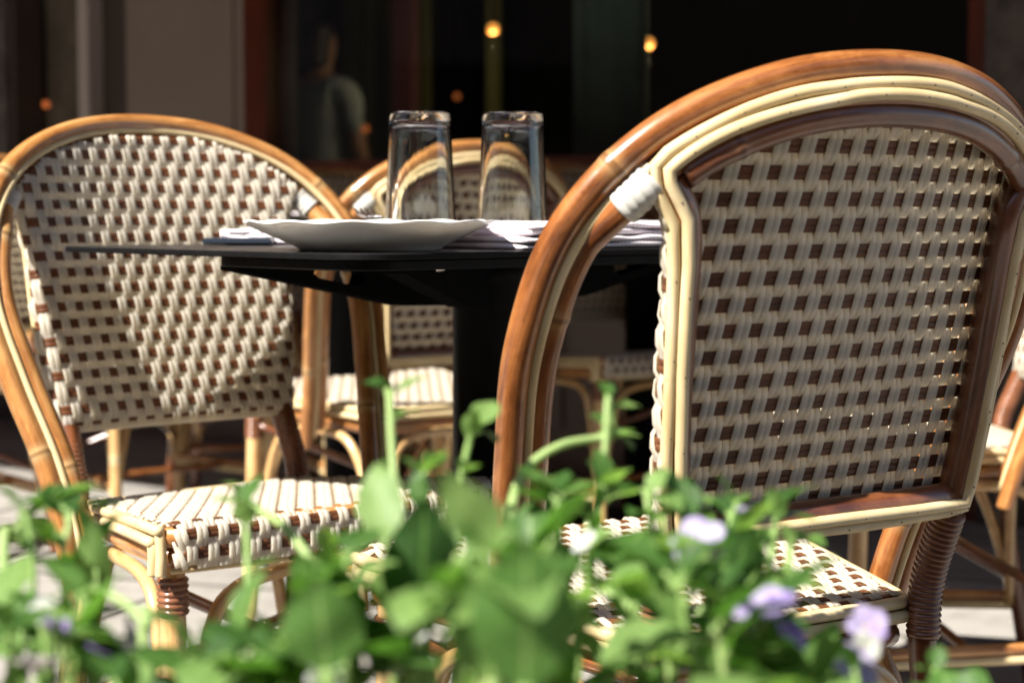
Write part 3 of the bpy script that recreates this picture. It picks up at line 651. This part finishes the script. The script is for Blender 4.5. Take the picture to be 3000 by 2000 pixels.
# plate
pl = MB(); NS = 12
def wav(r, z, t, i):
    k = max(0, (r - .085) / .052); return r * (1 + .012 * k * math.cos(NS * t)), z + .0013 * k * math.cos(NS * t + .6)
lathe(pl, [(r * .955, z * .77) for r, z in [(.002, .0035), (.055, .0035), (.070, 0), (.078, 0), (.080, .004), (.086, .008), (.110, .021), (.130, .0325), (.1365, .0375), (.1375, .0400), (.1350, .0405), (.128, .0365), (.108, .0255), (.084, .0125), (.070, .0085), (.002, .0075)]], 144, fz=wav)
o = pl.build('plate', M['porcelain']); q = W(1083, 700, 1.86); o.location = (q.x, 1.86, HT + .0006); tag(o, 'white porcelain plate with scalloped rim near the table corner', 'plate')
# tumblers standing upside down
def tumbler(px, Y, label, first=None):
    if first: o = first.copy(); col.objects.link(o)
    else:
        mb = MB(); hh = .1525
        prof = [(.0405, .0), (.0418, .0008), (.0420, .004), (.0395, .050), (.0370, .100), (.0354, .140), (.0352, hh - .010), (.0350, hh - .0035), (.0343, hh - .0014), (.0328, hh - .0003), (.0300, hh), (.0270, hh - .0006), (.001, hh - .0008)]
        inn = [(.001, hh - .0098), (.026, hh - .0098), (.0310, hh - .0120), (.0328, hh - .017), (.0338, .12), (.0352, .09), (.0378, .045), (.0400, .006), (.0401, .002)]
        full = prof + inn + [prof[0]]
        lathe(mb, full, 72, close=False)
        o = mb.build('drinking_glass', M['glass'])
    q = W(px, 700, Y); o.location = (q.x, Y, HT + .0008); tag(o, label, 'glass', 'upturned drinking glasses'); return o
g1 = tumbler(1232, 2.02, 'upturned drinking glass standing right behind the plate rim')
g2 = tumbler(1502, 2.03, 'upturned drinking glass behind the folded napkins beside the chair hoop', g1)
# folded napkins
def napkin(name, L, D, layers, th, seed, label, loc, rz, grp=None, flare=0.):
    mb = MB(); rng = random.Random(seed); z = .0008
    for k in range(layers):
        nx, npr = 40, 18; hh = th * rng.uniform(.9, 1.1); vs = []; sh = rng.uniform(-.004, .004); ph = rng.uniform(0, 6)
        for i in range(nx + 1):
            x = i / nx; f = 1 - flare * math.exp(-((x - .12) / .05) ** 2) * .55
            for j in range(npr):
                a = 2 * math.pi * j / npr; ca, sa = math.cos(a), math.sin(a)
                e = .35; yy = D / 2 * np.sign(ca) * abs(ca) ** .28; zz = hh / 2 * np.sign(sa) * abs(sa) ** .6 * f
                yy += .0025 * math.sin(x * 9 + ph) + sh
                if j > npr // 2 and False: pass
                wob = .0012 * math.sin(x * 14 + ph + k) + .0007 * math.sin(x * 31 + ph * 2)
                cr = .0010 * math.sin(yy * 120 + x * 8)
                vs.append((L * (x - .5), yy, z + hh / 2 + zz + (wob + cr) * (1 if sa > -.2 else .2) + (1 - f) * hh * .1))
        fs = [(i * npr + j, (i + 1) * npr + j, (i + 1) * npr + (j + 1) % npr, i * npr + (j + 1) % npr) for i in range(nx) for j in range(npr)]
        fs += [tuple(range(npr)), tuple(range((nx + 1) * npr - 1, nx * npr - 1, -1))]; mb.add(vs, fs); z += hh * .94
    o = mb.build(name, M['cloth']); o.location = loc; o.rotation_euler = (0, 0, rz); tag(o, label, 'napkin', grp); return o, z
GN = 'folded white napkins'
n1, z1 = napkin('napkin', .30, .150, 2, .0078, 1, 'pinkish white folded napkin along the table edge behind the knife', T(.385, .088), TANG, GN, 1.)
n2, z2 = napkin('napkin', .285, .140, 2, .0072, 2, 'pinkish white folded napkin, upper one of the pair by the table edge', T(.392, .090, z1 - .0006), TANG + .03, GN, .8)
n3, z3 = napkin('napkin', .095, .080, 3, .0070, 3, 'white folded napkin peeking out left of the plate', T(.25, .50), TANG - .8, GN)
n4, _ = napkin('napkin', .17, .12, 3, .0080, 4, 'white napkin on the far side of the near table behind the right glass', T(.36, .40), TANG - .3, GN)
# slim case
mb = MB(); box(mb, (0, 0, .0045), (.085, .060, .0075), 0, 0, .002); o = mb.build('notebook', M['phone'], smooth=False); o.location = T(.195, .475, .0008); o.rotation_euler = (0, 0, .05); tag(o, 'slim slate blue notebook lying left of the plate', 'notebook')
# knife and fork
def knife():
    mb = MB(); N = 26; vs = []
    for i in range(N + 1):
        x = i / N; X = .22 * x; wd = .009 if x > .5 else .006; wd *= (1 - .75 * max(0, (x - .88) / .12) ** 2); wd *= min(1, .4 + x * 12); th = .0042 if x < .5 else .0016
        for k in range(8):
            a = 2 * math.pi * k / 8; vs.append((X, wd * math.cos(a), .003 + th * .5 * math.sin(a)))
    fs = [(i * 8 + k, (i + 1) * 8 + k, (i + 1) * 8 + (k + 1) % 8, i * 8 + (k + 1) % 8) for i in range(N) for k in range(8)] + [tuple(range(8)), tuple(range(N * 8 + 7, N * 8 - 1, -1))]
    mb.add(vs, fs); return mb.build('knife', M['steel'])
kn = knife(); kn.location = T(.27, .003) ; kn.location.z = HT + .0015; kn.rotation_euler = (0, 0, TANG + .35 + math.pi); kn.location = T(.255, .012, .0015); kn.rotation_euler = (0, 0, TANG + 0.12); tag(kn, 'steel knife end poking out under the folded napkins', 'knife')
def fork():
    mb = MB()
    for k in range(4):
        y = (k - 1.5) * .0062; P_ = [(.135, y * .6, .012), (.15, y, .0115), (.17, y * 1.02, .0105), (.185, y * 1.04, .013), (.193, y * 1.05, .0155)]; tube(mb, cat(P_, 5), [.0018] * 16 + [.0016, .0013, .001, .0007, .0004], 8)
    N = 24; vs = []
    for i in range(N + 1):
        x = i / N; X = .14 * x; wd = .0045 + .003 * math.exp(-((x) / .15) ** 2) + .0065 * max(0, (x - .75) / .25) ** 1.5; z = .004 + .008 * x ** 1.5
        for k in range(8): a = 2 * math.pi * k / 8; vs.append((X, wd * math.cos(a), z + .0014 * math.sin(a)))
    fs = [(i * 8 + k, (i + 1) * 8 + k, (i + 1) * 8 + (k + 1) % 8, i * 8 + (k + 1) % 8) for i in range(N) for k in range(8)] + [tuple(range(8)), tuple(range(N * 8 + 7, N * 8 - 1, -1))]
    mb.add(vs, fs); return mb.build('fork', M['steel'])
fk = fork(); q = W(1075, 640, 2.12); fk.location = (q.x + .06, 2.0, HT + .004); fk.rotation_euler = (0, R(-8), R(112)); tag(fk, 'steel fork with raised tines behind the plate left of the glass', 'fork')
# folded napkin block on the far left table, menu holder
mb = MB(); box(mb, (0, 0, .014), (.10, .07, .028), 0, 0, .003); nb = mb.build('napkin_holder', M['black_metal'], smooth=False); nb.location = (-.42, 3.62, HT + .0008); nb.rotation_euler = (0, 0, .3); tag(nb, 'dark box on the far left table with napkins on top', 'holder')
napkin('napkin', .10, .07, 2, .006, 8, 'white napkin on the dark box of the far left table', (-.42, 3.62, HT + .0295), .3, GN)
napkin('napkin', .16, .11, 3, .008, 9, 'white napkin on the far table seen between the glasses', (-.10, 3.95, HT + .001), .2, GN)

# ------------------------------------------------------------------ planter with flowering plants
pb = empty('planter_box', (0, .75, 0)); tag(pb, 'long dark wooden planter box full of flowering plants', 'planter')
mb = MB(); X0, X1, Y0, Y1, ZT = -1.1, 1.1, -.24, .24, .43
box(mb, (0, Y0, ZT / 2), (X1 - X0, .02, ZT)); box(mb, (0, Y1, ZT / 2), (X1 - X0, .02, ZT)); box(mb, (X0, 0, ZT / 2), (.02, Y1 - Y0 - .022, ZT)); box(mb, (X1, 0, ZT / 2), (.02, Y1 - Y0 - .022, ZT)); mb.build('box', M['box'], pb, smooth=False)
mb = MB(); n_ = 60; vs = [(X0 + .012 + (X1 - X0 - .024) * i / n_, Y0 + .012 + (Y1 - Y0 - .024) * j / 14, ZT - .035 + .008 * math.sin(i * 1.7 + j) * math.cos(j * 2.1)) for i in range(n_ + 1) for j in range(15)]
mb.add(vs, [(i * 15 + j, (i + 1) * 15 + j, (i + 1) * 15 + j + 1, i * 15 + j + 1) for i in range(n_) for j in range(14)]); mb.build('soil', M['soil'], pb)
def leaf(mb, base, d, up, L, wd, droop=.25, fold=.25, mi=0, lf=.5, tip=.0, lobes=0):
    d = nrm(arr(d)); up = arr(up); s = np.cross(d, up); s = nrm(s); up = nrm(np.cross(s, d)); n = 14; vs = []; p = arr(base).copy()
    for i in range(n + 1):
        t = i / n; wv = math.sin(math.pi * min(1, t * .93 + .05)) ** .8 * (1 - .35 * t) * 1.25 + tip * t
        if lobes: wv *= 1 + .16 * abs(math.sin(t * lobes * 6.28))
        wv = max(.03, wv); a = -droop * t * 1.6; dd = d * math.cos(a) + up * math.sin(a); uu = up * math.cos(a) - d * math.sin(a)
        for k in (-1, -.5, 0, .5, 1): vs.append(p + s * (k * wd / 2 * wv) + uu * (fold * abs(k) ** 1.4 * wd / 2 * wv + .03 * wd * math.sin(t * 9 + k * 2)))
        p = p + dd * (L / n)
    gg = [(k, i / n, 0.) for i in range(n + 1) for k in (-1, -.5, 0, .5, 1)]; fs = [(i * 5 + k, i * 5 + k + 1, (i + 1) * 5 + k + 1, (i + 1) * 5 + k) for i in range(n) for k in range(4)]
    mb.add(vs, fs, mi, gg, lf=lf)
def flower(par, c, d, size, m, rng):
    mb = MB(); d = nrm(arr(d)); a = np.cross(d, (0, 0, 1)); a = nrm(a); b = np.cross(d, a)
    for k in range(5):
        t = k * 2 * math.pi / 5 + rng.uniform(-.15, .15); out = a * math.cos(t) + b * math.sin(t)
        leaf(mb, c, out * .8 + d * .55, d, size * rng.uniform(.9, 1.15), size * .95, .45, .1, 0, rng.random(), .25)
    tube(mb, [arr(c) - d * size * .25, arr(c) - d * size * .05, arr(c) + d * size * .12], [size * .06, size * .13, size * .05], 8, mi=1)
    lathe(mb, [(.0002, 0), (size * .10, 0), (size * .08, size * .10), (.0002, size * .13)], 8, 2, c=tuple(arr(c) + d * size * .03)); mb.build('flower', [m, M['stem'], M['pollen']], par)
GP = 'flowering plants in the planter'
def plant(x, Y, stems, label, seed, flowers=(), arcs=(), big=()):
    """stems: list of (px, py, Y, nleaves, leafsize, lean) targets in photo space at real distance Y"""
    rng = random.Random(seed); root = empty('flowering_plant', (x, Y, .40)); tag(root, label, 'plant', GP); o = arr((x, Y, .40))
    st = MB(); lv = MB(); tips = []
    for (px, py, yy, nl, ls, arch) in stems:
        tip = arr(W(px, py, yy)) - o; h = tip[2]
        side = arr((rng.uniform(-.035, .035), rng.uniform(-.02, .02), 0)); P_ = [arr((rng.uniform(-.02, .02), rng.uniform(-.02, .02), 0)), arr((tip[0] * .25, tip[1] * .25, h * .45)) + side, arr((tip[0] * .62, tip[1] * .62, h * .85 + arch * .5)), arr((tip[0] * .86, tip[1] * .86, h + arch)), tip]
        C = cat(P_, 7); r0 = .0018 + .0006 * rng.random(); tube(st, C, np.linspace(r0, r0 * .7, len(C)), 8, lf=rng.random()); tips.append((tip, C[-1] - C[-4]))
        for k in range(nl):
            f = 1 - (k / max(1, nl)) * .55; i = min(len(C) - 2, int(f * (len(C) - 1))); b = C[i]; t = nrm(C[min(i + 1, len(C) - 1)] - C[max(i - 1, 0)])
            az = rng.uniform(0, 6.28); el = rng.uniform(0, 1.25); d = arr((math.cos(az) * math.cos(el), math.sin(az) * math.cos(el), math.sin(el))) + t * .5
            L = ls * rng.uniform(.75, 1.2); pet = b + nrm(d) * L * .22; tube(st, [b, pet], .0013, 6, lf=.5)
            leaf(lv, pet, d + arr((0, 0, -.15)), (rng.uniform(-.3, .3), rng.uniform(-.3, .3), 1), L, L * rng.uniform(.5, .78), rng.uniform(.1, .55), rng.uniform(.1, .4), 0, rng.random(), 0, rng.choice((0, 1.5, 2)))
    for pts, ls in arcs:
        P_ = [arr((0, 0, 0))] + [arr(W(*q)) - o for q in pts]; C = cat(P_, 10); tube(st, C, np.linspace(.0032, .0020, len(C)), 8, lf=.9)
        for k in range(5):
            i = len(C) - 2 - k * 2; t = nrm(C[i + 1] - C[i]); az = k * 2.4 + seed
            d = t * .9 + arr((math.cos(az), math.sin(az), .5)) * (.35 + .2 * (k % 2)); leaf(lv, C[i], d, (0, 0, 1), ls * rng.uniform(.7, 1.1), ls * .42, .2, .4, 0, .6 + .4 * rng.random(), 0, 0)
    for (px, py, yy, L, wd, dx, lf_) in big:
        leaf(lv, arr(W(px, py, yy)) - o, (dx, -.12, 1), (-.15, 1, .1), L, wd, -.12, .22, 0, lf_, 0, 0); q_ = arr(W(px, py, yy)) - o; tube(st, cat([arr((0, 0, 0)), q_ * .5, q_], 8), .0022, 7, lf=.6)
    st.build('stem', M['stem'], root); lv.build('foliage', M['leaf'], root)
    for (px, py, yy, size, kind) in flowers:
        c = arr(W(px, py, yy)) - o; d = arr((rng.uniform(-.5, .5), rng.uniform(-1, .2), rng.uniform(.1, .7)))
        mb = MB(); tube(mb, cat([arr((0, 0, 0)), c * .6 + arr((0, 0, .01)), c - nrm(d) * size * .3], 8), .0016, 6, lf=.5); mb.build('flower_stalk', M['stem'], root)
        flower(root, c, d, size, M[kind], rng)
    return root
def fill(px0, px1, top, yy, n, ls, rng, bot=2060):
    out = []
    for i in range(n):
        px = px0 + (px1 - px0) * (i + rng.random()) / n; out.append((px, rng.uniform(top + 90, top + 190) if i % 3 == 0 else rng.uniform(top + 170, max(bot, top + 260)), yy + rng.uniform(-.05, .05), rng.randint(3, 5), ls * rng.choice((.6, .8, 1, 1.3)), rng.uniform(0, .012)))
    return out
rg = random.Random(11)
BIG = {5: [(1540, 2010, .60, .052, .036, .02, .45), (1440, 1990, .64, .040, .024, -.15, .7)], 4: [(1230, 1830, .76, .056, .034, .06, .0), (1350, 1800, .78, .036, .020, .3, .3)], 1: [(265, 1790, .86, .046, .020, .05, .8)],
       3: [(960, 1960, .66, .036, .030, -.1, .5)], 8: [(2110, 1740, .84, .036, .032, .5, .05)], 10: [(2360, 2020, .80, .030, .016, .4, .6)]}
ARC = {2: [([(985, 1830, .86), (930, 1680, .88), (850, 1560, .90), (770, 1500, .92), (705, 1478, .93)], .020)],
       6: [([(1505, 1640, .90), (1500, 1480, .93), (1545, 1370, .95), (1640, 1305, .96), (1740, 1285, .97), (1795, 1280, .97)], .018)],
       0: [([(15, 1700, .84), (50, 1560, .86), (110, 1480, .87), (190, 1455, .88)], .024)],
       9: [([(2150, 1800, .85), (2130, 1700, .86), (2090, 1610, .87)], .014), ([(1880, 1860, .84), (1830, 1780, .84), (1760, 1720, .85)], .018)],
       1: [([(420, 1900, .8), (430, 1830, .8), (330, 1745, .81), (240, 1740, .81)], .016)]}
PL = [
 # photo columns it spans, top, distance, label, flowers, marked stems
 (-60, 330, 1690, .90, 'low leafy plant in the bottom left corner with a pale lilac bloom', [(110, 1960, .86, .017, 'lilac'), (130, 1790, .88, .009, 'petal_white')], [(215, 1500, 1.0, 4, .036, .0), (60, 1600, .95, 2, .03, .02)]),
 (250, 460, 1900, .84, 'plant at lower left with deep purple and lilac flowers', [(300, 1900, .86, .017, 'petal_purple'), (370, 1870, .88, .015, 'lilac'), (180, 1850, .86, .014, 'petal_purple')], [(270, 1640, 1.0, 1, .04, .0)]),
 (560, 900, 1800, .88, 'plant below the left chair seat with a long arching pale stem', [(700, 1985, .85, .014, 'petal_purple')], [(715, 1490, 1.02, 3, .028, .004), (960, 1640, .98, 2, .032, .0)]),
 (880, 1150, 1700, .84, 'very near blurred plant in front of the table pole', [(950, 1990, .8, .012, 'petal_white')], [(1020, 1640, .84, 3, .036, .0), (1060, 1700, .84, 2, .04, 0)]),
 (1100, 1330, 1500, .90, 'tall plant with upright sprigs before the table pole', [(1130, 1930, .86, .015, 'petal_white'), (1215, 1880, .88, .013, 'petal_white'), (1165, 1960, .86, .013, 'petal_white')], [(1130, 1150, 1.05, 3, .028, .0), (1240, 1400, .96, 4, .028, 0), (1400, 1265, 1.05, 4, .030, .0)]),
 (1300, 1620, 1580, .78, 'large leaved pale green plant nearest the camera at centre', [], [(1540, 1800, .72, 2, .044, 0), (1280, 1740, .74, 2, .044, 0)]),
 (1500, 1800, 1540, .98, 'plant with a nodding hooked stem in front of the nearest chair hoop', [(1720, 1590, .98, .010, 'petal_white')], [(1800, 1285, 1.05, 3, .022, .022), (1630, 1470, 1.0, 5, .034, .0), (1780, 1450, 1.02, 4, .032, 0)]),
 (1780, 2080, 1560, .95, 'leafy plant before the left side of the nearest chair back', [(1940, 1400, 1.02, .006, 'petal_white'), (1990, 1640, .95, .010, 'lilac')], [(1890, 1450, 1.0, 3, .030, 0), (2010, 1500, 1.0, 5, .036, 0), (2180, 1490, 1.02, 4, .034, 0)]),
 (2030, 2300, 1620, .94, 'bushy dark leaved plant with lilac flowers under the chair back', [(2050, 1600, .94, .019, 'lilac'), (2190, 1500, 1.0, .009, 'lilac'), (2240, 1540, 1.0, .008, 'lilac'), (2090, 1690, .93, .012, 'petal_white')], [(2290, 1510, 1.04, 4, .030, 0), (2340, 1580, 1.04, 4, .024, 0), (2160, 1600, .98, 4, .04, 0)]),
 (2050, 2330, 1790, .86, 'low plant with the largest pale lilac flower at right of centre', [(2230, 1790, .88, .022, 'lilac'), (2300, 1850, .88, .015, 'petal_purple'), (2160, 1780, .9, .013, 'petal_white')], [(2120, 1760, .88, 3, .036, 0), (1960, 1720, .86, 3, .04, 0)]),
 (2340, 2560, 1960, .94, 'sparse plant at lower right with upright pale purple blooms', [(2540, 1840, .96, .015, 'lilac'), (2500, 1960, .94, .017, 'lilac'), (2530, 1900, .95, .012, 'petal_white')], [(2400, 1900, .96, 1, .018, 0)]),
 (2640, 3060, 2060, .92, 'short plant at the far right with only leaf tips showing', [], [(2725, 1970, .95, 1, .020, 0)]),
]
for k, (a, b, topy, yy, lab, fl, ex) in enumerate(PL):
    yy *= .86; fl = [(p, q, r_ * .86, z_ * .72, m_) for p, q, r_, z_, m_ in fl]; ex = [(p, q, r_ * .88, n_ + 2, l_ * .62, a_) for p, q, r_, n_, l_, a_ in ex]
    x = W((a + b) / 2, 1500, yy).x; n_ = max(4, int((b - a) / (46 if a < 900 else 43)))
    plant(x, min(.93, max(.58, yy)), fill(a, b, topy, yy, n_, .034 * min(1, (yy / .80) ** 1.6), rg) + ex, lab, 100 + k, fl, ARC.get(k, ()), BIG.get(k, ()))
